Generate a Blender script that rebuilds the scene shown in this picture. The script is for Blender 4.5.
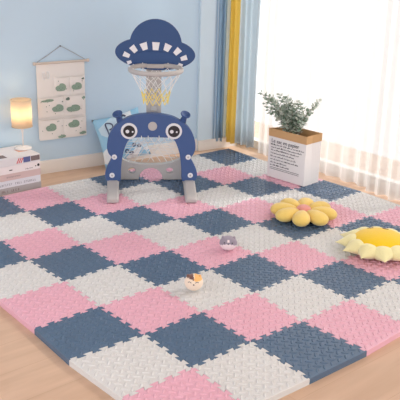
import bpy, bmesh, math, random
from mathutils import Vector, Matrix, noise
random.seed(7)
PI = math.pi
scene = bpy.context.scene
for o in list(bpy.data.objects): bpy.data.objects.remove(o, do_unlink=True)

# ------------------------------------------------------------------ camera
cam_d = bpy.data.cameras.new('camera')
cam = bpy.data.objects.new('camera', cam_d)
scene.collection.objects.link(cam)
R0 = Vector((0.64653053, 0.76243059, 0.02641723))
R1 = Vector((0.26967781, -0.19601661, -0.94278914))
R2 = Vector((-0.71363306, 0.61666611, -0.33234134))
M = Matrix.Identity(4)
for r in range(3):
    M[r][0] = R0[r]; M[r][1] = -R1[r]; M[r][2] = -R2[r]
M[0][3], M[1][3], M[2][3] = 2.3947, -1.2303, 1.4728
cam.matrix_world = M
cam_d.sensor_width = 36; cam_d.lens = 755.5 / 400 * 36
cam_d.clip_start = 0.05; cam_d.clip_end = 200
scene.camera = cam

# ------------------------------------------------------------------ world, sun, exposure
scene.view_settings.view_transform = 'Standard'
scene.view_settings.look = 'None'
scene.view_settings.exposure = 0.14
scene.view_settings.gamma = 1.0
scene.view_settings.use_curve_mapping = False
world = bpy.data.worlds.new('daylight'); scene.world = world
world.use_nodes = True
wn = world.node_tree; wn.nodes.clear()
wo = wn.nodes.new('ShaderNodeOutputWorld'); bg = wn.nodes.new('ShaderNodeBackground')
tc = wn.nodes.new('ShaderNodeTexCoord'); dp = wn.nodes.new('ShaderNodeVectorMath'); dp.operation = 'DOT_PRODUCT'
dp.inputs[1].default_value = Vector((0.35, 0.9, 0.25)).normalized()
rmp = wn.nodes.new('ShaderNodeValToRGB')
mr = wn.nodes.new('ShaderNodeMapRange'); mr.inputs[1].default_value = -1; mr.inputs[2].default_value = 1
wn.links.new(tc.outputs['Generated'], dp.inputs[0]); wn.links.new(dp.outputs['Value'], mr.inputs[0])
wn.links.new(mr.outputs[0], rmp.inputs[0]); wn.links.new(rmp.outputs[0], bg.inputs[0])
rmp.color_ramp.elements[0].position = 0.45; rmp.color_ramp.elements[0].color = (0.70, 0.71, 0.74, 1)
rmp.color_ramp.elements[1].position = 0.85; rmp.color_ramp.elements[1].color = (0.66, 0.65, 0.635, 1)
bg.inputs[1].default_value = 2.3
wn.links.new(bg.outputs[0], wo.inputs[0])
sun_d = bpy.data.lights.new('sun', 'SUN'); sun_d.energy = 3.3; sun_d.angle = math.radians(7)
sun_d.color = (1, 0.985, 0.97)
sun = bpy.data.objects.new('sun', sun_d); scene.collection.objects.link(sun)
sun.rotation_euler = Vector((-0.28, -0.9, -0.62)).to_track_quat('-Z', 'Y').to_euler()

# ------------------------------------------------------------------ helpers
def mat(name, col, rough=0.6, spec=0.5, bump=0, bscale=60, var=0, vscale=8, sheen=0, trans=0):
    m = bpy.data.materials.new(name); m.use_nodes = True
    nt = m.node_tree; b = nt.nodes['Principled BSDF']
    b.inputs['Base Color'].default_value = (*col, 1); b.inputs['Roughness'].default_value = rough
    b.inputs['Specular IOR Level'].default_value = spec
    if sheen: b.inputs['Sheen Weight'].default_value = sheen
    tcn = nt.nodes.new('ShaderNodeTexCoord')
    n = nt.nodes.new('ShaderNodeTexNoise'); n.inputs['Scale'].default_value = vscale; n.inputs['Detail'].default_value = 4
    nt.links.new(tcn.outputs['Object'], n.inputs['Vector'])
    mx = nt.nodes.new('ShaderNodeMix'); mx.data_type = 'RGBA'
    v = var if var else 0.03
    mx.inputs[6].default_value = (*[c * (1 - v) for c in col], 1)
    mx.inputs[7].default_value = (*[min(1, c * (1 + v)) for c in col], 1)
    nt.links.new(n.outputs['Fac'], mx.inputs[0]); nt.links.new(mx.outputs[2], b.inputs['Base Color'])
    if bump:
        n2 = nt.nodes.new('ShaderNodeTexNoise'); n2.inputs['Scale'].default_value = bscale; n2.inputs['Detail'].default_value = 3
        nt.links.new(tcn.outputs['Object'], n2.inputs['Vector'])
        bm_ = nt.nodes.new('ShaderNodeBump'); bm_.inputs['Strength'].default_value = bump; bm_.inputs['Distance'].default_value = 0.004
        nt.links.new(n2.outputs['Fac'], bm_.inputs['Height']); nt.links.new(bm_.outputs[0], b.inputs['Normal'])
    return m

def s2l(r, g, b):
    f = lambda c: ((c / 255 + 0.055) / 1.055) ** 2.4 if c / 255 > 0.04045 else c / 255 / 12.92
    return (f(r), f(g), f(b))

def mesh_obj(name, vs, fs, ms, parent=None, mi=None, smooth=False):
    me = bpy.data.meshes.new(name); me.from_pydata([tuple(v) for v in vs], [], fs)
    for m in (ms if isinstance(ms, (list, tuple)) else [ms]): me.materials.append(m)
    if mi:
        for p, i in zip(me.polygons, mi): p.material_index = i
    if smooth:
        for p in me.polygons: p.use_smooth = True
    me.update()
    o = bpy.data.objects.new(name, me); scene.collection.objects.link(o)
    if parent: o.parent = parent
    return o

class MB:
    """collects geometry for one mesh"""
    def __init__(s): s.v = []; s.f = []; s.m = []
    def add(s, vs, fs, mi=0):
        b = len(s.v); s.v += [Vector(v) for v in vs]; s.f += [tuple(i + b for i in f) for f in fs]; s.m += [mi] * len(fs); return s
    def box(s, lo, hi, mi=0, rot=None, c=None):
        x0, y0, z0 = lo; x1, y1, z1 = hi
        vs = [Vector(p) for p in ((x0,y0,z0),(x1,y0,z0),(x1,y1,z0),(x0,y1,z0),(x0,y0,z1),(x1,y0,z1),(x1,y1,z1),(x0,y1,z1))]
        if rot:
            c = Vector(c) if c else (Vector(lo) + Vector(hi)) / 2
            vs = [rot @ (v - c) + c for v in vs]
        return s.add(vs, [(0,3,2,1),(4,5,6,7),(0,1,5,4),(1,2,6,5),(2,3,7,6),(3,0,4,7)], mi)
    def tube(s, pts, r, n=8, mi=0, cap=True, closed=False):
        pts = [Vector(p) for p in pts]; rs = r if isinstance(r, (list, tuple)) else [r] * len(pts)
        vs = []; N = len(pts); prev = None
        for i, p in enumerate(pts):
            if closed: t = pts[(i + 1) % N] - pts[i - 1]
            else: t = pts[min(i + 1, N - 1)] - pts[max(i - 1, 0)]
            t.normalize()
            if prev is None:
                a = Vector((0, 0, 1)) if abs(t.z) < 0.9 else Vector((1, 0, 0))
                u = t.cross(a).normalized()
            else:
                u = (prev - t * prev.dot(t)).normalized()
            prev = u; w = t.cross(u)
            vs += [p + (u * math.cos(2 * PI * k / n) + w * math.sin(2 * PI * k / n)) * rs[i] for k in range(n)]
        fs = []
        for i in range(N if closed else N - 1):
            j = (i + 1) % N
            fs += [(i*n+k, i*n+(k+1)%n, j*n+(k+1)%n, j*n+k) for k in range(n)]
        if cap and not closed:
            fs.append(tuple(range(n - 1, -1, -1))); fs.append(tuple((N-1)*n + k for k in range(n)))
        return s.add(vs, fs, mi)
    def lathe(s, prof, n=32, mi=0, mtx=None, closed=False):
        vs = []
        for (r, z) in prof:
            vs += [Vector((r * math.cos(2*PI*k/n), r * math.sin(2*PI*k/n), z)) for k in range(n)]
        fs = []; N = len(prof)
        for i in range(N if closed else N - 1):
            j = (i + 1) % N
            fs += [(i*n+k, i*n+(k+1)%n, j*n+(k+1)%n, j*n+k) for k in range(n)]
        if not closed:
            fs.append(tuple(range(n - 1, -1, -1))); fs.append(tuple((N-1)*n + k for k in range(n)))
        if mtx: vs = [mtx @ v for v in vs]
        return s.add(vs, fs, mi)
    def ell(s, c, r, nu=20, nv=12, mi=0, mtx=None, fn=None, e=1.0):
        vs = []; fs = []
        sg = lambda x: math.copysign(abs(x) ** e, x)
        for j in range(nv + 1):
            ph = -PI/2 + PI*j/nv
            for i in range(nu):
                th = 2*PI*i/nu
                v = Vector((math.cos(ph)*math.cos(th)*r[0], math.cos(ph)*math.sin(th)*r[1], sg(math.sin(ph))*r[2]))
                if fn: v = fn(v)
                if mtx: v = mtx @ v
                vs.append(v + Vector(c))
        for j in range(nv):
            fs += [(j*nu+i, j*nu+(i+1)%nu, (j+1)*nu+(i+1)%nu, (j+1)*nu+i) for i in range(nu)]
        return s.add(vs, fs, mi)
    def build(s, name, ms, parent=None, smooth=False, bevel=0, seg=2, weld=False, subd=0):
        o = mesh_obj(name, s.v, s.f, ms, parent, s.m, smooth)
        bm = bmesh.new(); bm.from_mesh(o.data)
        bmesh.ops.remove_doubles(bm, verts=bm.verts, dist=1e-6)
        bmesh.ops.recalc_face_normals(bm, faces=bm.faces)
        bm.to_mesh(o.data); bm.free()
        if bevel:
            b = o.modifiers.new('bevel', 'BEVEL'); b.width = bevel; b.segments = seg; b.limit_method = 'ANGLE'; b.angle_limit = math.radians(40)
            for p in o.data.polygons: p.use_smooth = True
            w = o.modifiers.new('wn', 'WEIGHTED_NORMAL'); w.keep_sharp = True
        return o

def tag(o, label=None, cat=None, group=None, kind=None):
    if label: o['label'] = label
    if cat: o['category'] = cat
    if group: o['group'] = group
    if kind: o['kind'] = kind
    return o

def empty(name, loc, rz=0, **k):
    o = bpy.data.objects.new(name, None); scene.collection.objects.link(o)
    o.location = loc; o.rotation_euler = (0, 0, rz); o.empty_display_size = 0.1
    return tag(o, **k)

def catmull(pts, n=5, closed=False):
    P = [Vector(p) for p in pts]; N = len(P); out = []
    for i in range(N if closed else N - 1):
        g = (lambda q: P[q % N]) if closed else (lambda q: P[max(0, min(N - 1, q))])
        a, b, c, d = g(i-1), g(i), g(i+1), g(i+2)
        for k in range(n):
            t = k / n
            out.append(0.5*((2*b) + (c-a)*t + (2*a-5*b+4*c-d)*t*t + (3*b-a-3*c+d)*t**3))
    if not closed: out.append(P[-1])
    return out

def plate(name, outline, holes, y0, y1, m, parent, bevel=0.004, seg=2):
    """outline and holes are (s, z) loops; a slab standing between y0 and y1"""
    bm = bmesh.new(); es = []
    for loop in [outline] + holes:
        vs = [bm.verts.new((p[0], y0, p[1])) for p in loop]
        es += [bm.edges.new((vs[i], vs[(i+1) % len(vs)])) for i in range(len(vs))]
    r = bmesh.ops.triangle_fill(bm, use_beauty=True, use_dissolve=False, edges=es)
    fs = [f for f in bm.faces]
    ex = bmesh.ops.extrude_face_region(bm, geom=fs)
    bmesh.ops.translate(bm, vec=(0, y1 - y0, 0), verts=[g for g in ex['geom'] if isinstance(g, bmesh.types.BMVert)])
    bmesh.ops.recalc_face_normals(bm, faces=bm.faces)
    me = bpy.data.meshes.new(name); bm.to_mesh(me); bm.free(); me.materials.append(m)
    o = bpy.data.objects.new(name, me); scene.collection.objects.link(o); o.parent = parent
    if bevel:
        b = o.modifiers.new('bevel', 'BEVEL'); b.width = bevel; b.segments = seg; b.limit_method = 'ANGLE'; b.angle_limit = math.radians(50)
    return o

def text_mesh(name, s, size, m, parent, mtx, depth=0.0006, align='LEFT'):
    cu = bpy.data.curves.new(name, 'FONT'); cu.body = s; cu.size = size; cu.extrude = depth; cu.align_x = align
    t = bpy.data.objects.new(name + '_tmp', cu); scene.collection.objects.link(t)
    dg = bpy.context.evaluated_depsgraph_get(); dg.update()
    me = bpy.data.meshes.new_from_object(t.evaluated_get(dg)); bpy.data.objects.remove(t, do_unlink=True)
    me.transform(mtx); me.materials.clear(); me.materials.append(m); me.name = name
    o = bpy.data.objects.new(name, me); scene.collection.objects.link(o); o.parent = parent
    return o

# ------------------------------------------------------------------ materials
navy = mat('navy_foam', s2l(82, 106, 133), 0.22, 0.5, 0.15, 400, 0.05, 30)
pink = mat('pink_foam', s2l(231, 177, 194), 0.24, 0.4, 0.15, 400, 0.03, 30)
white = mat('white_foam', s2l(218, 217, 216), 0.24, 0.4, 0.15, 400, 0.02, 30)
wall_m = mat('blue_wall_paint', s2l(198, 221, 238), 0.85, 0.2, 0.05, 200, 0.02, 2)
pil_m = mat('window_lit_wall_blue', s2l(212, 230, 242), 0.85, 0.2)  # wall blue made paler: window light on the corner strip put into the colour
base_m = mat('white_skirting_paint', s2l(240, 234, 228), 0.5, 0.4)
toy_blue = mat('navy_plastic', s2l(62, 90, 142), 0.42, 0.5, 0.12, 500, 0.03, 10)
board_blue = mat('deep_blue_plastic', s2l(38, 74, 126), 0.45, 0.5, 0.1, 500, 0.03, 10)
toy_grey = mat('grey_plastic', s2l(188, 184, 182), 0.45, 0.5, 0.12, 500, 0.03, 10)
toy_pale = mat('pale_grey_plastic', s2l(232, 232, 236), 0.4, 0.5)
black_m = mat('black_plastic', s2l(38, 34, 38), 0.35, 0.5)
string_w = mat('white_cord', s2l(240, 240, 240), 0.8, 0.2)
string_y = mat('yellow_cord', s2l(246, 226, 130), 0.8, 0.2)
kraft = mat('kraft_paper', s2l(205, 165, 120), 0.9, 0.2, 0.2, 80, 0.05, 20)
paper = mat('white_paper', s2l(240, 236, 235), 0.85, 0.2, 0.35, 9, 0.02, 12)
ink = mat('black_print', s2l(84, 80, 84), 0.9, 0.1)

def floor_mat():
    m = bpy.data.materials.new('wood_floor'); m.use_nodes = True; nt = m.node_tree; b = nt.nodes['Principled BSDF']
    tcn = nt.nodes.new('ShaderNodeTexCoord')
    br = nt.nodes.new('ShaderNodeTexBrick'); br.inputs['Scale'].default_value = 1
    br.inputs['Brick Width'].default_value = 1.3; br.inputs['Row Height'].default_value = 0.19
    br.inputs['Mortar Size'].default_value = 0.0012; br.inputs['Mortar Smooth'].default_value = 0.6
    br.inputs['Color1'].default_value = (*s2l(219, 186, 160), 1); br.inputs['Color2'].default_value = (*s2l(213, 179, 152), 1)
    br.inputs['Mortar'].default_value = (*s2l(198, 162, 134), 1); br.offset = 0.37
    mp0 = nt.nodes.new('ShaderNodeMapping'); mp0.inputs['Rotation'].default_value = (0, 0, PI/2)
    nt.links.new(tcn.outputs['Object'], mp0.inputs[0]); nt.links.new(mp0.outputs[0], br.inputs[0])
    mp = nt.nodes.new('ShaderNodeMapping'); mp.inputs['Scale'].default_value = (9, 0.9, 1)
    nt.links.new(tcn.outputs['Object'], mp.inputs[0])
    n = nt.nodes.new('ShaderNodeTexNoise'); n.inputs['Scale'].default_value = 2.2; n.inputs['Detail'].default_value = 7; n.inputs['Distortion'].default_value = 0.6
    nt.links.new(mp.outputs[0], n.inputs['Vector'])
    rp = nt.nodes.new('ShaderNodeValToRGB'); rp.color_ramp.elements[0].position = .3; rp.color_ramp.elements[1].position = .7
    rp.color_ramp.elements[0].color = (.80, .77, .73, 1); rp.color_ramp.elements[1].color = (1, 1, 1, 1)
    nt.links.new(n.outputs['Fac'], rp.inputs[0])
    mx = nt.nodes.new('ShaderNodeMix'); mx.data_type = 'RGBA'; mx.blend_type = 'MULTIPLY'; mx.inputs[0].default_value = 0.7
    nt.links.new(br.outputs['Color'], mx.inputs[6]); nt.links.new(rp.outputs[0], mx.inputs[7]); nt.links.new(mx.outputs[2], b.inputs['Base Color'])
    b.inputs['Roughness'].default_value = 0.45
    return m
floor_m = floor_mat()

# ------------------------------------------------------------------ setting
FZ = -0.025
WC = Vector((-1.738, 1.734, 0)); WD = Vector((0.118, 0.993, 0)).normalized(); WN = Vector((WD.y, -WD.x, 0))
def wl(s, z, d=0): return WC + WD * s + WN * d + Vector((0, 0, z))
def wslab(name, s0, s1, z0, z1, d0, d1, m):
    p = [wl(s0, 0, d0), wl(s1, 0, d0), wl(s1, 0, d1), wl(s0, 0, d1)]
    vs = [v + Vector((0, 0, z0)) for v in p] + [v + Vector((0, 0, z1)) for v in p]
    b = MB().add(vs, [(0,3,2,1),(4,5,6,7),(0,1,5,4),(1,2,6,5),(2,3,7,6),(3,0,4,7)])
    return tag(b.build(name, m), kind='structure')
fl = MB().box((-4.5, -4, FZ - 0.06), (5, 3.25, FZ)).build('floor', floor_m); tag(fl, kind='structure')
S_END = 0.86
wslab('wall_left', -4.0, S_END, FZ, 2.5, -0.12, 0.0, wall_m)
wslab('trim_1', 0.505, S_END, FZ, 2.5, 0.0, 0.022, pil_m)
wslab('baseboard_left', -4.0, 0.505, FZ, 0.052, 0.0, 0.014, base_m)
wslab('trim_2', -4.0, 0.505, 0.052, 0.062, 0.0, 0.009, base_m)
wslab('baseboard_back', 0.505, S_END - .02, FZ, 0.052, 0.022, 0.036, base_m)
b = MB().box((-1.76, 2.60, FZ), (-1.64, 2.72, 2.5)); b.box((-1.64, 2.60, 2.2), (3.2, 2.72, 2.5)); b.box((3.2, 2.60, FZ), (3.6, 2.72, 2.5))
tag(b.build('wall_back', wall_m), kind='structure')
ceil = MB().box((-2.4, -2.6, 2.5), (5, 2.72, 2.6)).build('ceiling', base_m); tag(ceil, kind='structure')
# glazed doors behind the sheer curtain
frame_m = mat('white_window_frame', s2l(245, 240, 232), 0.5)
glass = bpy.data.materials.new('clear_glass'); glass.use_nodes = True; nt = glass.node_tree; nt.nodes.clear()
go = nt.nodes.new('ShaderNodeOutputMaterial'); gm = nt.nodes.new('ShaderNodeMixShader'); gt = nt.nodes.new('ShaderNodeBsdfTransparent'); gg = nt.nodes.new('ShaderNodeBsdfGlossy')
gg.inputs['Roughness'].default_value = 0.02; gm.inputs[0].default_value = 0.06
nt.links.new(gt.outputs[0], gm.inputs[1]); nt.links.new(gg.outputs[0], gm.inputs[2]); nt.links.new(gm.outputs[0], go.inputs[0])
fr = MB()
fr.box((-1.64, 2.63, FZ), (3.2, 2.69, 0.035)); fr.box((-1.64, 2.63, 2.14), (3.2, 2.69, 2.2))
for x in (-1.64, 0.05, 1.60, 3.14): fr.box((x, 2.635, 0.03), (x + 0.06, 2.685, 2.16))
w1 = tag(fr.build('window_1', frame_m), kind='structure')
for x in (-1.58, 0.11, 1.66):
    MB().box((x - .003, 2.657, 0.03), (x + (1.625 if x < 0 else 1.485), 2.663, 2.145)).build('pane', glass, w1)

# ------------------------------------------------------------------ curtains
def cloth_mat(name, col, var=0.05, tr=0.25, st=(200, 6, 2)):
    m = mat(name, col, 0.9, 0.15, 0.2, 150, var, 10, 0.2)
    nt = m.node_tree; out = [n for n in nt.nodes if n.type == 'OUTPUT_MATERIAL'][0]; b = nt.nodes['Principled BSDF']
    t = nt.nodes.new('ShaderNodeBsdfTranslucent'); t.inputs[0].default_value = (*col, 1)
    x = nt.nodes.new('ShaderNodeMixShader'); x.inputs[0].default_value = tr
    nt.links.new(b.outputs[0], x.inputs[1]); nt.links.new(t.outputs[0], x.inputs[2]); nt.links.new(x.outputs[0], out.inputs[0])
    return m
def sheer_mat():
    m = bpy.data.materials.new('sheer_voile'); m.use_nodes = True; nt = m.node_tree; nt.nodes.clear()
    o = nt.nodes.new('ShaderNodeOutputMaterial'); a = nt.nodes.new('ShaderNodeMixShader'); c = nt.nodes.new('ShaderNodeMixShader')
    tp = nt.nodes.new('ShaderNodeBsdfTransparent'); tp.inputs[0].default_value = (.58, .565, .55, 1); tl = nt.nodes.new('ShaderNodeBsdfTranslucent'); df = nt.nodes.new('ShaderNodeBsdfDiffuse')
    tl.inputs[0].default_value = (.92, .90, .88, 1); df.inputs[0].default_value = (.98, .965, .95, 1)
    n = nt.nodes.new('ShaderNodeTexNoise'); n.inputs['Scale'].default_value = 3
    lw = nt.nodes.new('ShaderNodeLayerWeight'); lw.inputs[0].default_value = 0.35
    mr_ = nt.nodes.new('ShaderNodeMapRange'); mr_.inputs[3].default_value = 0.42; mr_.inputs[4].default_value = 0.75
    nt.links.new(lw.outputs['Facing'], mr_.inputs[0])
    c.inputs[0].default_value = 0.4
    nt.links.new(tl.outputs[0], c.inputs[1]); nt.links.new(df.outputs[0], c.inputs[2])
    nt.links.new(mr_.outputs[0], a.inputs[0]); nt.links.new(tp.outputs[0], a.inputs[1]); nt.links.new(c.outputs[0], a.inputs[2])
    nt.links.new(a.outputs[0], o.inputs[0]); return m
def curtain(name, path, z0, z1, folds, amp, m, thick=0.0015, seed=0, label='', cat='curtain', sharp=1.0, group=None):
    rnd = random.Random(seed)
    P = catmull([Vector((*p, 0)) for p in path], 60)
    N = 16 * folds; vs = []; nz = 14
    L = len(P) - 1; ph = [rnd.uniform(-.5, .5) for _ in range(folds + 2)]; am = [rnd.uniform(.55, 1.2) for _ in range(folds + 2)]
    for j in range(nz + 1):
        z = z0 + (z1 - z0) * j / nz
        for i in range(N + 1):
            t = i / N; q = t * L; k = min(int(q), L - 1); p = P[k].lerp(P[k+1], q - k); d = (P[k+1] - P[k]).normalized(); n = Vector((d.y, -d.x, 0))
            f = t * folds; k = int(f)
            a = am[k] * (1 - (f - k)) + am[k+1] * (f - k); h = ph[k] * (1 - (f - k)) + ph[k+1] * (f - k)
            w = math.sin(2 * PI * f + h * 1.2) * a * amp * (1 + .12 * math.sin(j * .8 + k)) + .25 * amp * math.sin(2 * PI * f * 2.3 + 1 + j * .05)
            vs.append(p + n * w + d * (.3 * amp * math.sin(j * .5 + f)) * .5 + Vector((0, 0, z + (0.004 * math.sin(f * 5) if j == 0 else 0))))
    fs = [(j*(N+1)+i, j*(N+1)+i+1, (j+1)*(N+1)+i+1, (j+1)*(N+1)+i) for j in range(nz) for i in range(N)]
    o = mesh_obj(name, vs, fs, m, None, None, True)
    if thick:
        s = o.modifiers.new('thick', 'SOLIDIFY'); s.thickness = thick
    return tag(o, label, cat, group)
curtain('curtain', [(-1.645, 2.365), (-1.625, 2.40), (-1.61, 2.435)], 0.035, 2.4, 3, 0.017, cloth_mat('dusty_blue_cloth', s2l(180, 212, 234), tr=.35), seed=2,
        label='narrow dusty blue curtain hanging in the corner left of the yellow one')
curtain('curtain', [(-1.635, 2.485), (-1.58, 2.49), (-1.530, 2.485)], 0.012, 2.4, 2, 0.018, cloth_mat('mustard_cloth', s2l(246, 224, 128), tr=.4), seed=4,
        label='mustard yellow curtain between the dusty blue and the pale grey curtains')
curtain('curtain', [(-1.505, 2.47), (-1.43, 2.48), (-1.345, 2.485)], 0.03, 2.4, 3, 0.019, cloth_mat('pale_grey_blue_cloth', s2l(222, 231, 236), tr=.55), seed=5,
        label='pale grey-blue curtain between the yellow curtain and the white sheer')
sheer = sheer_mat()
curtain('sheer_curtain', [(-1.34, 2.54), (-0.9, 2.54), (-0.36, 2.54)], -0.015, 2.4, 9, 0.013, sheer, 0, seed=11,
        label='white sheer curtain hanging over the window behind the paper bag', cat='sheer curtain')
curtain('sheer_curtain', [(-0.33, 2.50), (0.35, 2.505), (1.03, 2.51), (1.72, 2.51), (2.41, 2.51), (3.1, 2.51)], -0.02, 2.4, 32, 0.022, sheer, 0, seed=12,
        label='gathered white sheer curtain at the right edge of the photo', cat='sheer curtain')

# ------------------------------------------------------------------ play mat
OFF = {(0,0):(.005,-.003),(1,0):(-.015,-.015),(0,1):(-.003,.002),(1,1):(.001,.013),(2,1):(-.003,.008),(0,2):(-.005,.011),(1,2):(-.005,.009),(2,2):(-.008,.003),(3,2):(.01,-.01),(0,3):(-.002,.012),(1,3):(-.001,.012),(2,3):(.004,-.02),(3,3):(.016,.005),(-1,1):(.004,.012),(-1,2):(-.001,.002),(-1,3):(.009,.003),(0,4):(-.009,.013),(1,4):(-.01,.002),(-5,2):(-.002,.009),(-4,2):(.012,.006),(-5,3):(-.01,.006),(-4,3):(.009,-.007),(-3,2):(.007,.007),(-3,3):(-.008,-.011),(-3,4):(.008,-.03),(-2,4):(-.003,-.001),(-3,5):(.012,-.022),(-4,5):(-.009,-.022),(-5,7):(-.02,.007),(-5,8):(-.012,.007),(-4,7):(.012,.002),(-4,8):(.005,-.003),(-3,7):(-.006,-.011),(-3,6):(.005,.015),(-2,6):(-.01,.007),(-2,7):(.018,.004),(-1,8):(-.004,.015),(-1,7):(.012,.018),(-3,1):(.014,.005),(-2,1):(.005,-.002),(-2,2):(-.012,-.004),(2,4):(-.004,-.006),(2,5):(-.01,-.004),(1,5):(.003,-.018)}
def LV(i, j):
    o = OFF.get((i, j), (0, 0)); return Vector((i * .3 + o[0], j * .3 + o[1], 0))
NT = 5; H = 0.0080; EE = 0.0045
def seam(a, b, sign):
    """puzzle seam from a to b (b excluded); positive lobes stand to the left of the seam's direction"""
    d = b - a; L = d.length; d = d / L; n = Vector((-d.y, d.x, 0)) * sign
    out = [a.copy()]
    lob = L / (2 * NT)
    e = EE
    for k in range(2 * NT):
        s = 1 if k % 2 == 0 else -1
        t0 = k * lob; t1 = (k + 1) * lob
        if k == 0:
            t0 += lob * 0.25; out.append(a + d * t0); out.append(a + d * (t0 - 0 * e) + n * (H * s))
        else: out.append(a + d * (t0 - e) + n * (H * s))
        if k == 2 * NT - 1:
            t1 -= lob * 0.25; out.append(a + d * t1 + n * (H * s)); out.append(a + d * t1)
        else: out.append(a + d * (t1 + e) + n * (H * s))
    return out
def border(a, b): return [a.lerp(b, k / 4) for k in range(4)]
def edge_pts(i0, j0, i1, j1):
    a, b = LV(i0, j0), LV(i1, j1)
    if j0 == j1 and j0 in (0, 8): return border(a, b)
    if i0 == i1 and i0 in (-5, 3): return border(a, b)
    fwd = (i1 > i0) or (j1 > j0)
    if fwd: return seam(a, b, 1)
    pts = seam(b, a, 1) + [a]
    pts.reverse(); return pts[:-1]
def inset(loop, d):
    n = len(loop); out = []
    for k in range(n):
        p, q, r = loop[k-1], loop[k], loop[(k+1) % n]
        e1 = (q - p).normalized(); e2 = (r - q).normalized()
        n1 = Vector((-e1.y, e1.x, 0)); n2 = Vector((-e2.y, e2.x, 0))
        m = n1 + n2
        if m.length < 1e-4: m = n1
        else: m = m / max(0.35, (1 + n1.dot(n2)))
        out.append(q + m * d)
    return out
def bump_at(mb, c, ang, ln=.0160, wd=.0060, h=.0038):
    ca, sa = math.cos(ang), math.sin(ang)
    prof = [(-1, 0), (-.6, -.85), (0, -1), (.6, -.85), (1, 0), (.6, .85), (0, 1), (-.6, .85)]
    vs = []
    for (sc, sw, z) in ((1, 1, 0), (.86, .62, h * .75), (.62, .2, h)):
        for (x, y) in prof:
            X, Y = x * ln * sc, y * wd * sw
            vs.append((c.x + ca * X - sa * Y, c.y + sa * X + ca * Y, z - 0.0002))
    fs = []
    for l in range(2): fs += [(l*8+k, l*8+(k+1)%8, l*8+8+(k+1)%8, l*8+8+k) for k in range(8)]
    fs.append(tuple(16 + k for k in range(8)))
    mb.add(vs, fs)
ORD = ['', 'first', 'second', 'third', 'fourth', 'fifth', 'sixth', 'seventh', 'eighth']
CN = [('navy', navy), ('white', white), ('pink', pink)]
for i in range(-5, 3):
    for j in range(8):
        cname, cm = CN[(i - j) % 3]
        loop = edge_pts(i, j, i+1, j) + edge_pts(i+1, j, i+1, j+1) + edge_pts(i+1, j+1, i, j+1) + edge_pts(i, j+1, i, j)
        l1 = inset(loop, 0.0005); l2 = inset(loop, 0.0020)
        n = len(loop); cen = (LV(i, j) + LV(i+1, j+1)) / 2
        vs = [p + Vector((0, 0, FZ)) for p in l1] + [p + Vector((0, 0, -0.0016)) for p in l1] + [p.copy() for p in l2]
        fs = [(k, (k+1) % n, n + (k+1) % n, n + k) for k in range(n)] + [(n+k, n + (k+1) % n, 2*n + (k+1) % n, 2*n + k) for k in range(n)]
        fs.append(tuple(2*n + k for k in range(n))); fs.append(tuple(range(n - 1, -1, -1)))
        mb = MB(); mb.add(vs, fs)
        A, B, C_, D = LV(i, j), LV(i+1, j), LV(i+1, j+1), LV(i, j+1)
        def bl(u, v): return A*(1-u)*(1-v) + B*u*(1-v) + C_*u*v + D*(1-u)*v
        for a in range(8):
            for c in range(8): bump_at(mb, bl((a+.5)/8, (c+.5)/8), -PI/4)
        for a in range(1, 8):
            for c in range(1, 8): bump_at(mb, bl(a/8, c/8), PI/4)
        mb.v = [v - Vector((cen.x, cen.y, 0)) for v in mb.v]
        o = mesh_obj('mat_tile', mb.v, mb.f, cm)
        o.location = (cen.x, cen.y, 0)
        r, c = 3 - i, j + 1
        tag(o, '%s foam mat tile, %s row from the near right edge, %s from the left edge' % (cname, ORD[r], ORD[c]), 'mat tile', 'interlocking foam mat tiles')

# ------------------------------------------------------------------ basketball and goal toy
TOYZ = math.atan2(.813, .582)
toy = empty('basketball_goal_toy', (-1.128, 1.415, 0.0046), TOYZ,
            label='navy and grey toddler basketball stand with robot face goal, standing on the mat', cat='toy')
half = [(0,.457),(-.06,.454),(-.11,.444),(-.151,.428),(-.199,.398),(-.232,.362),(-.256,.312),(-.265,.255),(-.256,.215),(-.238,.188),(-.25,.16),(-.27,.12),(-.279,.08),(-.272,.05),(-.255,.038)]
inner = [(-.20,.038),(-.185,.05),(-.182,.12),(-.172,.2),(-.155,.26),(-.136,.298),(-.112,.311),(-.06,.314),(0,.315)]
ol = catmull([(x, 0, z) for x, z in half], 4); il = catmull([(x, 0, z) for x, z in inner], 4)
left = [(p.x, p.z) for p in ol] + [(p.x, p.z) for p in il]
right = [(-x, z) for x, z in reversed(left)][1:-1]
plate('arch_panel', left + right, [], -0.022, 0.022, toy_blue, toy, 0.008, 3)
# base rails
for sx in (-1, 1):
    m = MB()
    prof = [(-.035, 0), (.035, 0), (.035, .036), (.025, .046), (-.025, .046), (-.035, .036)]
    st = [(.26, 1, 1), (.0, 1, 1), (-.22, 1, .95), (-.285, .98, .8), (-.305, .9, .45)]
    vs = []
    for (y, w, h) in st: vs += [(sx * .232 - (sx * .006 if y < 0 else 0) + x * w, y, z * h) for x, z in prof]
    fs = [(k*6+q, k*6+(q+1)%6, k*6+6+(q+1)%6, k*6+6+q) for k in range(4) for q in range(6)] + [tuple(range(6)), tuple(24+q for q in range(6))]
    m.add(vs, fs); m.build('base_rail', toy_grey, toy, bevel=.004)
# cross bar with semicircle cut and oval holes
ob = [(-.20,.0),(-.105,.0)] + [(-.075*math.cos(t*PI/12) + 0.0, .002 + .075*math.sin(t*PI/12)) for t in range(0, 13)] + [(.105,.0),(.20,.0),(.20,.15),(.165,.128),(.13,.114),(.07,.103),(0,.10),(-.07,.103),(-.13,.114),(-.165,.128),(-.20,.15)]
ovals = [[(cx + cx*0 + .024*math.cos(-t*PI/8), .060 + .018*math.sin(-t*PI/8)) for t in range(16)] for cx in (-.118, .118)]
plate('cross_bar', ob, ovals, .13, .17, toy_grey, toy, 0.004)
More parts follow.
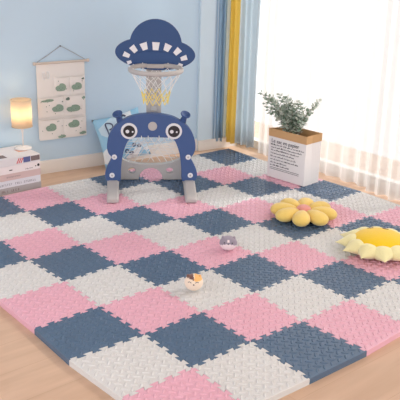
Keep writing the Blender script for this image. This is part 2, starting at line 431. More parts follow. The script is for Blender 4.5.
# eyes
def disc(name, cx, cz, r, y, th, m, parent, n=32, rz=None):
    mb = MB(); mt = Matrix.Translation((cx, y, cz)) @ Matrix.Rotation(PI/2, 4, 'X')
    b = min(.003, th * .4)
    mb.lathe([(r, 0), (r, th - b), (r - b, th)], n, 0, mt)
    return mb.build(name, m, parent)
for sx in (-1, 1):
    e = disc('eye', sx * .133, .353, .049, -.020, .007, toy_pale, toy)
    p = disc('pupil', sx * .133, .353, .035, -.027, .003, black_m, e)
    disc('highlight', sx * .133 - .010 * sx * -1 if sx < 0 else .120, .352, .011, -.030, .0015, toy_pale, p, 20)
    disc('highlight', (-.112 if sx < 0 else .150), .350, .0055, -.030, .0015, toy_pale, p, 16)
disc('centre_button', 0.006, .383, .027, -.020, .006, toy_grey, toy)
for sx in (-1, 1):
    for (x, z) in ((.222, .192), (.237, .077)):
        b_ = disc('bolt', sx * x, z, .016, -.020, .005, toy_pale, toy, 20)
        disc('bolt_head', sx * x, z, .006, -.025, .002, toy_grey, b_, 12)
# horns
for sx in (-1, 1):
    mt = Matrix.Translation((sx * .186, 0, .408)) @ Matrix.Rotation(sx * .30, 4, 'Y') @ Matrix.Rotation(.45, 4, 'X')
    MB().lathe([(.021, 0), (.018, .02), (.0155, .034), (.018, .042), (.028, .050), (.031, .055), (.030, .060), (.026, .061), (.020, .050)], 24, 0, mt).build('horn', toy_blue, toy, smooth=True)
# post
pm = MB()
for sx in (-1, 1): pm.box((.015 + sx*.032 - .013, .092, .36), (.015 + sx*.032 + .013, .118, .76))
pm.box((-.012, .102, .36), (.042, .110, .76), 1)
for k in range(9): pm.box((-.012, .096, .44 + k*.038), (.042, .114, .450 + k*.038))
pm.build('post', [toy_grey, mat('grey_plastic_web', s2l(205, 205, 205), .5)], toy, bevel=.002)
MB().box((-.05, .0, .34), (.08, .125, .42)).build('post_socket', toy_blue, toy, bevel=.006)
# backboard: dome and brim joined in one outline
bx, bz, tl = .022, .798, -math.radians(2.5)
def rt(x, z): return (bx + x*math.cos(tl) - z*math.sin(tl), bz + x*math.sin(tl) + z*math.cos(tl))
brim = [(.235*math.cos(t), .096*math.sin(t)) for t in [k*2*PI/64 for k in range(64)]]
dome = lambda t: (.153*math.cos(t), .050 + .148*math.sin(t))
oc = []
for (x, z) in brim:
    if z > 0 and abs(x) < .158: continue
    oc.append((x, z, math.atan2(z, x)))
i0 = [k for k, (x, z, a) in enumerate(oc) if z > 0 and x > 0][-1] + 1
dpts = [dome(t) for t in [k*PI/20 for k in range(1, 20)]]
outl = [(x, z) for x, z, a in oc[:i0]] + [(.158, .070)] + dpts + [(-.158, .070)] + [(x, z) for x, z, a in oc[i0:]]
plate('backboard', [rt(x, z) for x, z in outl], [], .060, .088, board_blue, toy, 0.006, 3)
# brim rings and dome relief
rg = MB(); N = 40
pts = [rt(.158*math.cos(t), .030 + .050*math.sin(t)) for t in [PI*k/N for k in range(N+1)]]
dl = [rt(.125*math.cos(t), -.012 + .026*math.sin(t)) for t in [PI*k/N for k in range(N+1)]]
rg.tube([(x, .061, z) for x, z in dl], .004, 6)
rg.build('brim_ridge', board_blue, toy, smooth=True)
for cx, cz, rr, w0, w1, hh in ((0, .044, 0, .032, .044, .046), (.067, .039, -22, .030, .044, .042), (-.067, .039, 22, .030, .044, .042), (.127, .020, -42, .026, .036, .042), (-.127, .020, 42, .026, .036, .042),
                               (.168, -.016, -70, .022, .030, .038), (-.168, -.016, 70, .022, .030, .038), (.150, -.058, -112, .016, .022, .026), (-.150, -.058, 112, .016, .022, .026)):
    r_ = math.radians(rr); q = []
    for (u, v) in ((-w0/2, -hh/2), (-w1/2, hh/2), (w1/2, hh/2), (w0/2, -hh/2)):
        q.append(rt(cx + u*math.cos(r_) - v*math.sin(r_), cz + u*math.sin(r_) + v*math.cos(r_)))
    mb = MB(); vs = [(x, .0575, z) for x, z in q] + [(x, .063, z) for x, z in q]
    mb.add(vs, [(0,1,2,3),(4,7,6,5),(0,4,5,1),(1,5,6,2),(2,6,7,3),(3,7,4,0)])
    mb.build('brim_window', toy_pale, toy)
# hoop
HZ = .728; HC = Vector((.022, -.075, HZ))
hm = MB(); hm.lathe([(.141, -.010), (.154, -.013), (.159, -.007), (.159, .009), (.154, .014), (.144, .012)], 48, 0, Matrix.Translation(HC), closed=True)
hoop = hm.build('hoop', toy_grey, toy, smooth=True)
MB().box((bx-.05, .050, HZ-.014), (bx+.05, .066, HZ+.010)).build('hoop_bracket', toy_grey, hoop, bevel=.003)
nw, ny = MB(), MB(); NS = 12
def np_(k, l):
    rr = [.146, .128, .104, .086, .076, .072][l]; zz = [-.012, -.045, -.085, -.125, -.160, -.195][l]
    a = 2*PI*(k + (.5 if l % 2 else 0))/NS
    return HC + Vector((rr*math.cos(a), rr*math.sin(a), zz))
for l in range(5):
    for k in range(NS):
        for dk in ((0, -1) if l % 2 == 0 else (0, 1)):
            (nw if l < 3 else ny).tube([np_(k, l), np_(k+dk, l+1)], .0017 if l < 3 else .0024, 5)
for k in range(NS):
    a = 2*PI*k/NS; nw.tube([HC + Vector((.146*math.cos(a), .146*math.sin(a), -.012)), HC + Vector((.150*math.cos(a), .150*math.sin(a), .018))], .0028, 5)
net = nw.build('net', string_w, hoop); ny.build('net_hem', string_y, net)
# goal net
gn = MB()
tops = [(-.10+.2*k/5, .312) for k in range(6)]
for k in range(6):
    x = tops[k][0]
    for dx in (-.12, .12):
        x1 = max(-.165, min(.165, x + dx)); f = (x1 - x)/dx
        gn.tube([(x, .02, .318), (x + (x1-x)*.5, .09, .318 - .10*f), (x1, .135, .318 - .20*f)], .0022, 5)
for k in range(3):
    z = .28 - k*.038
    for sx in (-1, 1): gn.tube([(sx*.16, .02, z), (0.0, .10, z - .03), (-sx*.15, .13, z-.06)], .0020, 5)
for x in (-.06, -.02, .045, .1): gn.tube([(x, -.024, .300), (x, -.027, .322), (x, .0, .330)], .0025, 5)
gn.build('goal_net', string_w, toy)

# ------------------------------------------------------------------ paper bag and plant
bagc = Vector((-.725, 2.175, 0)); brz = 0.075
bag = empty('paper_bag', (bagc.x + .006, bagc.y - .008, 0.0048), brz, label='white paper bag with black French print and folded kraft rim, standing on the mat', cat='paper bag')
W, D_, HH = .298, .152, .318
m = MB(); t = .0025
def ring(w, d, z, dz=0): return [Vector((-w/2, 0, z)), Vector((w/2, 0, z)), Vector((w/2, d*.5, z - .006 + dz)), Vector((w/2, d, z)), Vector((-w/2, d, z)), Vector((-w/2, d*.5, z - .006 + dz))]
NZ = 8; vs = []; fs = []
def wob(p, z, k):
    f = z / HH; a = Vector(p)
    if k == 2: a.x -= .016 * f**1.2 + .004*(1-f)
    if k == 5: a.x += .014 * f**1.2
    return a
lv = [k*(HH-.046)/NZ for k in range(NZ+1)]
for z in lv: vs += [wob(p, z, k) for k, p in enumerate(ring(W, D_, z))]
for l in range(NZ): fs += [(l*6+k, l*6+(k+1)%6, l*6+6+(k+1)%6, l*6+6+k) for k in range(6)]
fs.append((5, 4, 3, 2, 1, 0))
for v in vs:
    if 0 < v.z < 1: pass
bb = MB().add(vs, fs); body = bb.build('bag_body', [paper], bag)
cu = MB(); vs = []
def cuff_ring(z, o_):
    r = [wob(p, min(z, HH), k) for k, p in enumerate(ring(W, D_, z))]; c = Vector((0, D_/2, 0)); out = []
    for p in r:
        d = Vector((1 if p.x > 0 else -1, 1 if p.y > .1 else (-1 if p.y < .05 else 0), 0)); out.append(p + d*o_)
    return out
for z, o_ in ((HH-.050, .002), (HH-.002, .0025), (HH, 0), (HH-.002, -.002), (HH-.06, -.003), (HH-.20, -.004)): vs += cuff_ring(z, o_)
cu.add(vs, [(l*6+k, l*6+(k+1)%6, l*6+6+(k+1)%6, l*6+6+k) for l in range(5) for k in range(6)])
cu.build('kraft_cuff', kraft, bag)
tm = Matrix.Translation((-.126, -.0015, .231)) @ Matrix.Rotation(PI/2, 4, 'X')
text_mesh('print_title', 'Le sac en papier', .034, ink, body, tm)
# the small illegible lines below: rows of tiny pen-stroke like marks
ln = MB(); rnd = random.Random(3)
rows = [(.214, .25), (.196, .235), (.178, .21), (.158, .17), (.138, .205), (.118, .215), (.098, .135), (.080, .16)]
for z, w in rows:
    x = -.127
    while x < -.127 + w:
        wl_ = rnd.uniform(.010, .026); xx = x
        while xx < x + wl_:
            h = rnd.choice((.005, .005, .009))
            ln.box((xx, -.0018, z), (xx + .0014, .0, z + h))
            if rnd.random() < .6: ln.box((xx, -.0018, z + (h-.0014 if rnd.random() < .5 else 0)), (xx + .0042, 0, z + (h if rnd.random() < .5 else .0014)))
            xx += .0052
        x += wl_ + .006
for z in (.066, .056):
    for k in range(38): ln.box((-.127 + k*.0062, -.0018, z), (-.127 + k*.0062 + .0036, 0, z + .003))
ln.build('print_lines', ink, body)
plant = empty('eucalyptus_plant', (bagc.x, bagc.y + .075, 0.006), brz, label='grey-green eucalyptus sprigs with small round leaves, standing in the paper bag', cat='plant')
leafm = [mat('eucalyptus_leaf', s2l(170, 186, 172), .6, .4, 0, 1, .15, 30), mat('eucalyptus_leaf_pale', s2l(208, 216, 204), .6, .4, 0, 1, .1, 30), mat('eucalyptus_leaf_dark', s2l(122, 146, 126), .6, .4, 0, 1, .1, 30)]
stemm = mat('brown_stem', s2l(110, 98, 78), .7)
MB().lathe([(.045, 0), (.055, .12), (.058, .125), (.052, .12)], 20).build('pot', mat('dark_pot', s2l(70, 60, 55), .7), plant)
rnd = random.Random(12)
tips = [(-.27,.02,.49,14),(-.24,.05,.47,12),(-.215,-.01,.47,14),(-.16,.03,.50,15),(-.13,-.03,.46,14),(-.09,.0,.485,15),(-.045,.03,.46,13),(-.01,-.02,.44,12),(.02,.03,.475,12),(.055,-.01,.41,11),(.11,.0,.45,10),(.165,.02,.515,13),(-.18,-.05,.41,11),(-.06,-.04,.40,11),(.0,.02,.39,10),(.05,.03,.385,10),(-.11,.02,.42,12),(-.2,.04,.40,10),(.08,-.03,.375,9),(-.03,-.05,.37,9),(-.30,.0,.50,14),(-.23,-.03,.44,13),(-.19,.01,.46,14),(-.12,.05,.44,13),(-.16,-.03,.43,12),(-.08,.03,.45,13),(-.14,.0,.40,11),(-.10,-.05,.38,10),(-.05,.0,.42,11),(.14,.03,.49,12),(-.05,.0,.495,14),(.0,.02,.485,13),(-.10,.03,.50,14),(.03,.04,.45,12)]
lf = MB()
for (x, y, z, nl) in tips:
    st = Vector((rnd.uniform(-.03, .03), rnd.uniform(-.02, .02), .12)); tip = Vector((x*1.0 - .02, y, z + .012))
    mid = st.lerp(tip, .55) + Vector((-x*.30, 0, .03))
    P = catmull([st, mid, tip], 10)
    MB().tube(P, [.0022*(1 - .6*k/(len(P)-1)) for k in range(len(P))], 5).build('stem', stemm, plant)
    n0 = 9; seq = P[n0:]
    nl = int(nl * .8)
    for q in range(nl):
        f = (q + .5)/nl * (len(seq)-1); k = int(f); p = seq[k].lerp(seq[min(k+1, len(seq)-1)], f-k); d = (seq[min(k+1, len(seq)-1)] - seq[k]).normalized() if k+1 < len(seq) else Vector((0,0,1))
        for sd in (0, 1):
            ang = q*1.6 + sd*PI + rnd.uniform(-.4, .4)
            side = Vector((math.cos(ang), math.sin(ang), 0)); side = (side - d*side.dot(d)).normalized()
            ld = (side + d*.55).normalized(); wv = ld.cross(d).normalized()
            L = rnd.uniform(.030, .042)*(1 - .35*q/nl); Wd = L*.38
            nrm = ld.cross(wv)
            vs = [p + ld*.002, p + ld*L*.35 + wv*Wd + nrm*.002, p + ld*L*.75 + wv*Wd*.8 + nrm*.002, p + ld*L, p + ld*L*.75 - wv*Wd*.8 + nrm*.002, p + ld*L*.35 - wv*Wd + nrm*.002, p + ld*L*.5 - nrm*.001]
            lf.add(vs, [(0,1,6),(1,2,6),(2,3,6),(3,4,6),(4,5,6),(5,0,6)], rnd.choice((0, 0, 1, 1, 2)))
    lf_o = None
lo = lf.build('foliage', leafm, plant)
s_ = lo.modifiers.new('thick', 'SOLIDIFY'); s_.thickness = .0008

# ------------------------------------------------------------------ plush cushions
plush_y = mat('pale_yellow_plush', s2l(246, 212, 118), 1, .1, .6, 160, .04, 25, .5)
plush_p = mat('pink_plush', s2l(236, 160, 150), 1, .1, .6, 160, .04, 25, .5)
plush_c = mat('cream_yellow_plush', s2l(244, 234, 176), 1, .1, .6, 160, .04, 25, .5)
plush_s = mat('bright_yellow_plush', s2l(250, 206, 20), 1, .1, .5, 160, .04, 25, .4)
fc = empty('flower_cushion', (-.195, 1.765, .0055), 0, label='pale yellow plush flower cushion with pink centre, lying on the mat', cat='cushion')
front = math.atan2(-.80, .60) # toward the viewer
for k in range(8):
    a = front + k*PI/4
    def fn(v):
        x = v.x; w = 1 + .28*(x/.075); return Vector((x, v.y*w, v.z*(1 + .15*x/.075)))
    m = MB(); mt = Matrix.Rotation(a, 4, 'Z') @ Matrix.Translation((.108, 0, .038 + .001*(k % 2))) @ Matrix.Rotation(.06, 4, 'Y')
    m.ell((0, 0, 0), (.077, .047, .036), 24, 14, 0, mt, fn)
    m.build('petal', plush_y, fc, smooth=True)
MB().ell((0, 0, .046), (.042, .042, .030), 24, 14).build('flower_centre', plush_p, fc, smooth=True)
sc_ = empty('sun_cushion', (.352, 1.722, .0055), 0, label='round bright yellow sun plush cushion with pale scalloped petals at right edge', cat='cushion')
for k in range(12):
    a = front + .12 + k*PI/6
    m = MB(); mt = Matrix.Rotation(a, 4, 'Z') @ Matrix.Translation((.142, 0, .041)) @ Matrix.Rotation(.10, 4, 'Y')
    def fn(v):
        x = v.x; w = 1 - .85*(max(0, x)/.070); return Vector((x, v.y*w, v.z*w))
    m.ell((0, 0, 0), (.080, .058, .035), 22, 12, 0, mt, fn); m.build('petal', plush_c, sc_, smooth=True)
MB().ell((0, 0, .048), (.138, .138, .056), 40, 20).build('face', plush_s, sc_, smooth=True)
brown = mat('brown_thread', s2l(120, 80, 40), .9)
# closed stitched eyes lie on the dome
def on_dome(x, y):
    q = max(0, 1 - (x/.138)**2 - (y/.138)**2); return Vector((x, y, .048 + .056*math.sqrt(q) + .0008))
up = Vector((math.cos(front + PI), math.sin(front + PI), 0)); rtv = Vector((-math.sin(front), math.cos(front), 0))
for cx in (-.052, .022):
    P = []
    for k in range(9):
        t = -1 + k/4; p = rtv*(cx + .014*t) + up*(.055 + .006*t*t); P.append(on_dome(p.x, p.y))
    MB().tube(P, .0022, 6).build('stitched_eye', brown, sc_)

# ------------------------------------------------------------------ two little cat balls
def cat_ball(name, loc, r, h, body_m, patch_ms, label, kind, face_dir):
    rz = face_dir + PI/2  # local -y faces the viewer
    c = empty(name, (loc[0], loc[1], .0048), rz, label=label, cat='toy')
    m = MB(); nu, nv = 40, 26; vs = []; fs = []; mi = []
    for j in range(nv+1):
        ph = -PI/2 + PI*j/nv
        for i in range(nu):
            th = 2*PI*i/nu; z = math.sin(ph); zz = z*h*.5
            if z < 0: zz = -abs(z)**1.1*h*.5
            vs.append(Vector((math.cos(ph)*math.cos(th)*r, math.cos(ph)*math.sin(th)*r*.95, zz + h*.5)))
    for j in range(nv):
        for i in range(nu):
            fs.append((j*nu+i, j*nu+(i+1)%nu, (j+1)*nu+(i+1)%nu, (j+1)*nu+i))
            ph = -PI/2 + PI*(j+.5)/nv; th = 2*PI*(i+.5)/nu; x = math.cos(ph)*math.cos(th); y = math.cos(ph)*math.sin(th); z = math.sin(ph); q = 0
            if kind == 'calico':
                if z > .60 - .25*(x + .1) - .5*max(0, -x - .55) and x < -.06 + .3*(1 - z) and x > -.85 and y < .5: q = 1
                elif z > .42 + .35*(.6 - x)**2 and x > .05 and y < .6: q = 2
            else:
                if z > .30 - .45*abs(x) and not (y < 0 and abs(x) < .07 and z < .75): q = 1
                if y > .3 and z > -.2: q = 1
            mi.append(q)
    m.v = vs; m.f = fs; m.m = mi
    m.build('body', [body_m] + patch_ms, c, smooth=True)
    for sx in (-1, 1):
        mt = Matrix.Translation((sx*r*.60, 0, h*.88)) @ Matrix.Rotation(sx*.45, 4, 'Y')
        MB().lathe([(r*.24, -.006), (r*.17, r*.10), (r*.05, r*.20), (.0005, r*.23)], 12, 0, mt).build('ear', patch_ms[0] if sx < 0 or kind != 'calico' else patch_ms[1], c, smooth=True)
    return c
def surf(r, h, x, z): # point on the front of the body
    zz = (z - h*.5)/(h*.5); q = max(0, 1 - zz*zz); y = math.sqrt(max(0, q - (x/r)**2))*.95*r
    return Vector((x, -y - .0006, z))
cream = mat('cream_plush', s2l(245, 226, 205), 1, .1, .3, 300, .03, 60, .3)
dbr = mat('brown_plush', s2l(120, 88, 82), 1, .1, .3, 300, .05, 60, .3); orp = mat('orange_plush', s2l(246, 190, 120), 1, .1, .3, 300, .05, 60, .3)
fd = math.atan2(-1.23 - .718, 2.39 - .115)
c1 = cat_ball('cat_ball', (.128, .706), .041, .076, cream, [dbr, orp], 'small round calico cat ball with brown and orange ears on a white tile', 'calico', fd)
r, h = .041, .076
for sx in (-1, 1):
    MB().tube([surf(r, h, sx*.016 + .007*t - .002, .050 + .004*(1 - t*t)) for t in (-1, -.5, 0, .5, 1)], .0013, 5).build('eye', black_m, c1)
MB().ell(surf(r, h, .0, .043), (.0035, .0025, .0028), 10, 8).build('nose', black_m, c1, smooth=True)
gr = mat('grey_plush', s2l(158, 148, 162), 1, .1, .3, 300, .05, 60, .3); wp = mat('pinkish_white_plush', s2l(243, 228, 230), 1, .1, .3, 300, .03, 60, .3)
r, h = .044, .073
fd2 = math.atan2(-1.23 - 1.13, 2.39 + .12)
c2 = cat_ball('cat_ball', (-.112, 1.128), r, h, wp, [gr], 'small round grey and white cat ball on a pink tile', 'grey', fd2)
for x in (-.019, .019): MB().ell(surf(r, h, x, .050), (.0036, .002, .0036), 10, 8).build('eye', black_m, c2, smooth=True)
MB().ell(surf(r, h, 0, .046), (.0038, .0025, .003), 10, 8).build('nose', black_m, c2, smooth=True)

# ------------------------------------------------------------------ books and lamp
page = mat('book_pages', s2l(238, 232, 222), .9)
bk = [('grey clothbound book with dark spine lettering, lowest of the stack beside the mat', s2l(176, 172, 176), .040, 'dark'),
      ('pale blue-white book with wide spine lettering, second from the bottom of the stack', s2l(226, 228, 236), .044, 'grey'),
      ('dusty pink book with small dark spine lettering, middle of the stack', s2l(214, 190, 188), .040, 'dark2'),
      ('white book with a black emblem at spine end, second from the top', s2l(240, 232, 232), .046, 'emblem'),
      ('glossy book with pictures and a red striped patch on its spine, under the lamp', s2l(228, 224, 226), .046, 'photo')]
greyink = mat('grey_print', s2l(150, 152, 165), .9); redink = mat('red_print', s2l(215, 90, 95), .7); blueink = mat('blue_print', s2l(90, 100, 150), .7); brownink = mat('brown_print', s2l(125, 110, 110), .7)
z = FZ + .0005; rnd = random.Random(5)
def marks(mb, x0, w, z0, h, step, rnd):
    x = x0
    while x < x0 + w:
        cw = step*.62; k = rnd.randint(0, 3)
        mb.box((x, -.0006, z0), (x + step*.2, .0005, z0 + h))
        if k != 1: mb.box((x, -.0006, z0 + h*.8), (x + cw, .0005, z0 + h))
        if k != 2: mb.box((x, -.0006, z0), (x + cw, .0005, z0 + h*.2))
        if k == 3: mb.box((x + cw - step*.2, -.0006, z0), (x + cw, .0005, z0 + h))
        x += step if rnd.random() > .18 else step*1.8
for k, (lab, col, th, kd) in enumerate(bk):
    root = empty('book', (-1.573 + rnd.uniform(-.001, .001), .907 - .002*(k % 2), z), PI/2 + rnd.uniform(-.006, .006), label=lab, cat='book', group='books stacked under the lamp')
    # local x runs along +y of the room, local y runs back to the wall; the book lies from x=-L to 0
    L, Dp = .36, .245; cov = mat('book_cover', col, .45 if kd == 'photo' else .6, .4)
    cb = MB(); cb.box((-L, 0, 0), (0, Dp, .003)); cb.box((-L, 0, th - .0035), (0, Dp, th - .0005)); cb.box((-L, 0, .003), (0, .004, th - .0035))
    cb.build('cover', cov, root); MB().box((-L + .004, .0045, .0035), (-.004, Dp - .005, th - .004)).build('pages', page, root)
    pm = MB()
    if kd == 'dark': marks(pm, -.30, .075, .013, .013, .0095, rnd); pm.build('spine_print', brownink, root); pm = MB(); marks(pm, -.20, .05, .013, .013, .0095, rnd); im = brownink
    if kd == 'grey': marks(pm, -.33, .14, .013, .012, .012, rnd); pm.build('spine_print', greyink, root); pm = MB(); marks(pm, -.17, .145, .013, .012, .012, rnd); im = greyink
    if kd == 'dark2': marks(pm, -.225, .085, .016, .007, .006, rnd); im = brownink
    if kd == 'emblem': im = black_m; pm.ell((-.012, -.0001, .024), (.008, .0006, .009), 14, 8); pm.ell((-.030, -.0001, .020), (.004, .0005, .004), 10, 6); pm.build('emblem', black_m, root); pm = MB(); pm.box((-.205, -.0006, .018), (-.185, .0005, .024)); pm.build('spine_print', black_m, root); pm = MB(); marks(pm, -.10, .05, .010, .006, .006, rnd)
    if kd == 'photo': im = brownink; pm.box((-.062, -.0006, .010), (-.004, .0005, .040)); pm.build('spine_print', brownink, root); pm = MB(); pm.box((-.30, -.0006, .010), (-.285, .0005, .03))
    pm.build('spine_print', im, root)
    if kd == 'photo':
        a = MB()
        for q in range(3): a.box((-.150 + q*.013, -.0007, .006), (-.144 + q*.013, .0005, .041), 0, Matrix.Rotation(.5, 3, 'Y'))
        a.build('red_stripes', redink, root); a2 = MB().box((-.112, -.0006, .008), (-.066, .0005, .041)); a2.build('blue_picture', blueink, root)
        c = MB()
        c.box((-.30, .03, th - .001), (-.20, .09, th + .0002)); c.build('cover_picture', brownink, root)
        c = MB(); c.box((-.09, .10, th - .001), (-.03, .16, th + .0002)); c.build('cover_picture', mat('peach_print', s2l(225, 170, 150), .6), root)
    z += th + .0002
TOPZ = z
lamp = empty('table_lamp', (-1.728, .878, TOPZ), 0, label='small white table lamp with glowing drum shade, standing on the book stack', cat='lamp')
LX = 0
cer = mat('white_ceramic', s2l(238, 234, 232), .25, .5)
MB().lathe([(.050, 0), (.054, .003), (.052, .008), (.030, .014), (.010, .018)], 36).build('lamp_base', cer, lamp, smooth=True)
pole_m = mat('white_lacquered_metal', s2l(235, 232, 232), .3)
MB().lathe([(.006, .014), (.0055, .10), (.008, .105), (.008, .12), (.006, .125), (.006, .16), (.013, .165), (.013, .19)], 16).build('lamp_stem', pole_m, lamp, smooth=True)
shm = bpy.data.materials.new('linen_shade'); shm.use_nodes = True; nt = shm.node_tree; nt.nodes.clear()
o_ = nt.nodes.new('ShaderNodeOutputMaterial'); x_ = nt.nodes.new('ShaderNodeMixShader'); d_ = nt.nodes.new('ShaderNodeBsdfDiffuse'); t_ = nt.nodes.new('ShaderNodeBsdfTranslucent')
d_.inputs[0].default_value = (*s2l(250, 236, 215), 1); t_.inputs[0].default_value = (*s2l(255, 238, 214), 1); x_.inputs[0].default_value = .55
nt.links.new(d_.outputs[0], x_.inputs[1]); nt.links.new(t_.outputs[0], x_.inputs[2]); nt.links.new(x_.outputs[0], o_.inputs[0])
SZ0, SZ1 = .334 - TOPZ, .498 - TOPZ
sh = MB(); sh.lathe([(.062, SZ0), (.062, SZ1), (.0605, SZ1), (.0605, SZ0)], 48, closed=True); shade = sh.build('lamp_shade', shm, lamp, smooth=True)
trimm = mat('shade_trim', s2l(225, 200, 170), .8)
for zz in (SZ0, SZ1): MB().tube([(0.0625*math.cos(2*PI*k/48), 0.0625*math.sin(2*PI*k/48), zz) for k in range(48)], .0018, 6, closed=True).build('shade_rim', trimm, shade)

bulb_m = bpy.data.materials.new('lit_bulb'); bulb_m.use_nodes = True; nb = bulb_m.node_tree.nodes['Principled BSDF']
nb.inputs['Emission Color'].default_value = (1, .78, .50, 1); nb.inputs['Emission Strength'].default_value = 22
MB().ell((0, 0, SZ0 + .085), (.020, .020, .027), 18, 12).build('bulb', bulb_m, lamp, smooth=True)

# ------------------------------------------------------------------ hanging pocket organiser
org = empty('pocket_organiser', wl(-.535, .69, .004), math.atan2(WD.y, WD.x), label='cream fabric wall organiser with green cloud print pockets, hanging by a rope', cat='wall organiser')
# local x along the wall (to the right), local y points into the wall, so the front is -y
linen = mat('cream_linen', s2l(237, 232, 227), .95, .1, .3, 120, .02, 20); green = mat('green_print', s2l(142, 164, 148), .95, .1, 0, 1, .08, 60)
dgreen = mat('dark_green_print', s2l(104, 124, 116), .95, .1); rodm = mat('pale_wood', s2l(214, 200, 188), .6); ropem = mat('grey_rope', s2l(165, 170, 175), .9)
rod = MB(); rod.tube([(-.178, -.010, 0), (.180, -.010, 0)], .0075, 14); rodo = rod.build('rod', rodm, org, smooth=False)
for x in (-.180, .182): MB().tube([(x - .006, -.010, 0), (x + .006, -.010, 0)], .0105, 14).build('rod_knob', rodm, rodo)
rp = MB(); rp.tube([(-.162, -.010, .008), (-.08, -.006, .052), (-.004, -.004, .098), (.004, -.004, .098), (.08, -.006, .056), (.162, -.010, .008)], .0022, 6); rp.build('rope', ropem, org)
MB().tube([(0, .006, .098), (0, -.006, .099)], .004, 8).build('nail', black_m, org)
XL, XR, ZB = -.168, .160, -.492
MB().box((XL, -.008, ZB + .01), (XR, -.003, .004)).build('backing', linen, org, bevel=.002)
def cloud(mb, cx, cz, w, h, y, mi, face=True):
    # cloud: flat bottom with three bumps on top
    pts = []
    for k in range(36):
        t = 2*PI*k/36; rr = 1 + .13*abs(math.sin(1.6*t + .4)); x = math.cos(t)*w*.5*rr; zq = math.sin(t)*h*.5*rr
        if zq < -h*.33: zq = -h*.33 - (abs(zq) - h*.33)*.25
        if zq > 0: zq *= 1.15 if x > -.1*w else .75
        pts.append((cx + x, cz + zq))
    vs = [(x, y, q) for x, q in pts] + [(cx, y, cz)]
    mb.add(vs, [(k, (k+1) % 36, 36) for k in range(36)], mi)
    if face:
        for dx in (-.16, .16): mb.box((cx + dx*w - .002, y - .0004, cz - .002), (cx + dx*w + .002, y + .0001, cz + .002), 2)
        mb.box((cx - .005, y - .0004, cz - .009), (cx + .005, y, cz - .0075), 2)
def pocket(x0, x1, z0, z1, clouds, seed=0, dots=6):
    mb = MB(); nx, nz = 12, 8; vs = []
    y = lambda u, v: -.008 - .012*(math.sin(PI*u)**.5)*(.35 + .65*math.sin(PI*min(1, v*.55 + .12)))
    for j in range(nz+1):
        for i in range(nx+1):
            u, v = i/nx, j/nz; vs.append((x0 + (x1-x0)*u, y(u, v), z0 + (z1-z0)*v - (.004*math.sin(PI*u) if j == nz else 0)))
    mb.add(vs, [(j*(nx+1)+i, j*(nx+1)+i+1, (j+1)*(nx+1)+i+1, (j+1)*(nx+1)+i) for j in range(nz) for i in range(nx)])
    mb.tube([(x0 + (x1-x0)*i/nx, y(i/nx, 1), z1 - .004*math.sin(PI*i/nx)) for i in range(nx+1)], .0022, 5, 0)
    for (cx, cz, w, h, mi) in clouds: cloud(mb, cx, cz, w, h, -.0215, mi, w > .04)
    rn = random.Random(seed)
    for _ in range(dots):
        a, b_ = rn.uniform(x0+.01, x1-.01), rn.uniform(z0+.01, z1-.012); mb.box((a, -.0212, b_), (a + .004, -.0200, b_ + .005), 2)
    return mb.build('pocket', [linen, green, dgreen], org, smooth=True)
# crop pixels -> organiser plane
def cx_(px): return XL + (px - 32)/183*(XR - XL)
def cz_(px, py): top = 88 - (px-32)/183*18; bot = 378 - (px-32)/183*20; return -.012 + (ZB + .012)*(py - top)/(bot - top)
def cl(px, py, w, h, mi=1): return (cx_(px), cz_(px, py), w/183*.29, h/290*.43, mi)
pocket(cx_(97), cx_(155), cz_(125, 196), cz_(125, 128), [cl(118, 170, 42, 34)], 1, 3)
pocket(cx_(157), cx_(212), cz_(185, 190), cz_(185, 122), [cl(179, 164, 42, 32), cl(203, 132, 10, 8, 2)], 2, 3)
pocket(cx_(34), cx_(130), cz_(80, 282), cz_(80, 206), [cl(66, 220, 50, 12, 1), cl(104, 250, 46, 32), cl(122, 222, 5, 5, 2)], 3, 5)
pocket(cx_(131), cx_(215), cz_(172, 274), cz_(172, 198), [cl(164, 250, 56, 30), cl(143, 212, 16, 14, 2), cl(204, 206, 14, 12, 1)], 4, 5)
pocket(cx_(34), cx_(127), cz_(80, 372), cz_(80, 292), [cl(76, 326, 42, 34), cl(116, 360, 32, 14, 1)], 5, 7)
pocket(cx_(127), cx_(216), cz_(172, 362), cz_(172, 284), [cl(164, 312, 46, 34), cl(198, 346, 28, 14, 1)], 6, 7)
for px in (58, 74):
    hk = MB(); x = cx_(px); zt = cz_(px, 118 if px > 60 else 122)
    hk.tube([(x - .010, -.012, zt + .012), (x, -.013, zt + .016), (x + .010, -.012, zt + .012)], .003, 6)
    hk.tube([(x + .008*math.cos(t*PI/6), -.013, zt - .010 + .020*math.sin(t*PI/6)) for t in range(12)], .0024, 6, closed=True)
    hk.build('hanging_loop', string_w, org)

# ------------------------------------------------------------------ pillow behind the toy
pil_w = mat('white_cotton', s2l(236, 240, 246), .95, .1, .3, 80)
pil_b = mat('sky_blue_print', s2l(120, 188, 225), .95, .1); pil_g = mat('slate_print', s2l(95, 105, 130), .95, .1)
pil_m2 = pil_w.copy(); pil_m2.name = 'blue_white_patch_cotton'
nt = pil_m2.node_tree; b = nt.nodes['Principled BSDF']
tcn = nt.nodes.new('ShaderNodeTexCoord'); vo = nt.nodes.new('ShaderNodeTexVoronoi'); vo.inputs['Scale'].default_value = 11; vo.inputs['Randomness'].default_value = .8
nt.links.new(tcn.outputs['Object'], vo.inputs['Vector'])
cr = nt.nodes.new('ShaderNodeValToRGB'); cr.color_ramp.interpolation = 'CONSTANT'
els = cr.color_ramp.elements; els[0].position = 0; els[0].color = (*s2l(160, 208, 235), 1); els[1].position = .35; els[1].color = (*s2l(240, 244, 248), 1)
e3 = els.new(.62); e3.color = (*s2l(205, 228, 242), 1); e4 = els.new(.85); e4.color = (*s2l(110, 185, 225), 1)
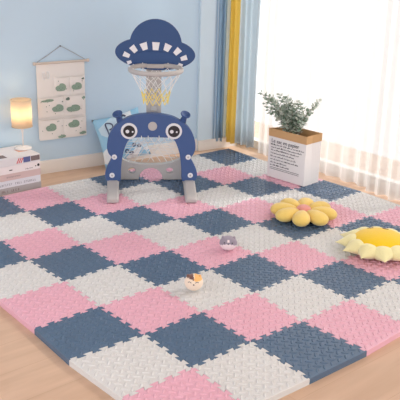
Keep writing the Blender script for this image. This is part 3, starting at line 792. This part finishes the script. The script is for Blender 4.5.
sp = nt.nodes.new('ShaderNodeSeparateColor'); nt.links.new(vo.outputs['Color'], sp.inputs[0]); nt.links.new(sp.outputs[0], cr.inputs[0]); nt.links.new(cr.outputs[0], b.inputs['Base Color'])
PW, PH = .36, .335
pr = empty('pillow', wl(-.120, FZ + .034, .125), math.atan2(WD.y, WD.x), label='blue and white patterned pillow with a letter print, leaning on the wall behind the toy', cat='pillow')
lean = math.radians(-17)
PM = Matrix.Rotation(lean, 4, 'X') @ Matrix.Rotation(-.15, 4, 'Y')
m = MB(); nx = 20; vs = []; idx = {}
def pz(u, v): return .045*(max(0, 1 - abs(2*u-1)**2.6)**.6)*(max(0, 1 - abs(2*v-1)**2.6)**.6)
for sd in (-1, 1):
    for j in range(nx+1):
        for i in range(nx+1):
            u, v = i/nx, j/nx
            pin = .016*math.sin(PI*v)*(1 if u > .5 else -1)*(abs(2*u-1)**3); pin2 = .016*math.sin(PI*u)*(1 if v > .5 else -1)*(abs(2*v-1)**3)
            vs.append(PM @ Vector((-PW/2 + PW*u - pin, sd*pz(u, v), PH*v - pin2)))
q = (nx+1)**2
fs = []
for s in (0, 1):
    for j in range(nx):
        for i in range(nx): fs.append(tuple(s*q + t for t in (j*(nx+1)+i, j*(nx+1)+i+1, (j+1)*(nx+1)+i+1, (j+1)*(nx+1)+i)))
m.add(vs, fs); m.build('pillow_body', pil_m2, pr, smooth=True)
def on_pil(x, z): u = (x + PW/2)/PW; v = z/PH; return PM @ Vector((x, -pz(u, v) - .0015, z))
def stroke(pts, r, m_, name):
    P = catmull([Vector((x, 0, z)) for x, z in pts], 6); MB().tube([on_pil(p.x, p.z) for p in P], r, 6).build(name, m_, pr)
stroke([(-0.102, 0.203), (-0.104, 0.238), (-0.106, 0.283), (-0.084, 0.286), (-0.062, 0.273), (-0.066, 0.250), (-0.089, 0.243), (-0.062, 0.238), (-0.050, 0.220), (-0.060, 0.202), (-0.084, 0.200), (-0.102, 0.203)], .0045, pil_g, 'letter_print')
stroke([(.02, .30), (.04, .31), (.055, .30)], .006, pil_g, 'dark_print')
for (x, z) in ((-.06, .09), (-.01, .075), (.05, .10), (.09, .085), (.02, .055), (-.09, .055)):
    stroke([(x - .014, z), (x, z + .010), (x + .014, z), (x + .004, z - .008), (x - .012, z - .004)], .0040, pil_g, 'dark_print')
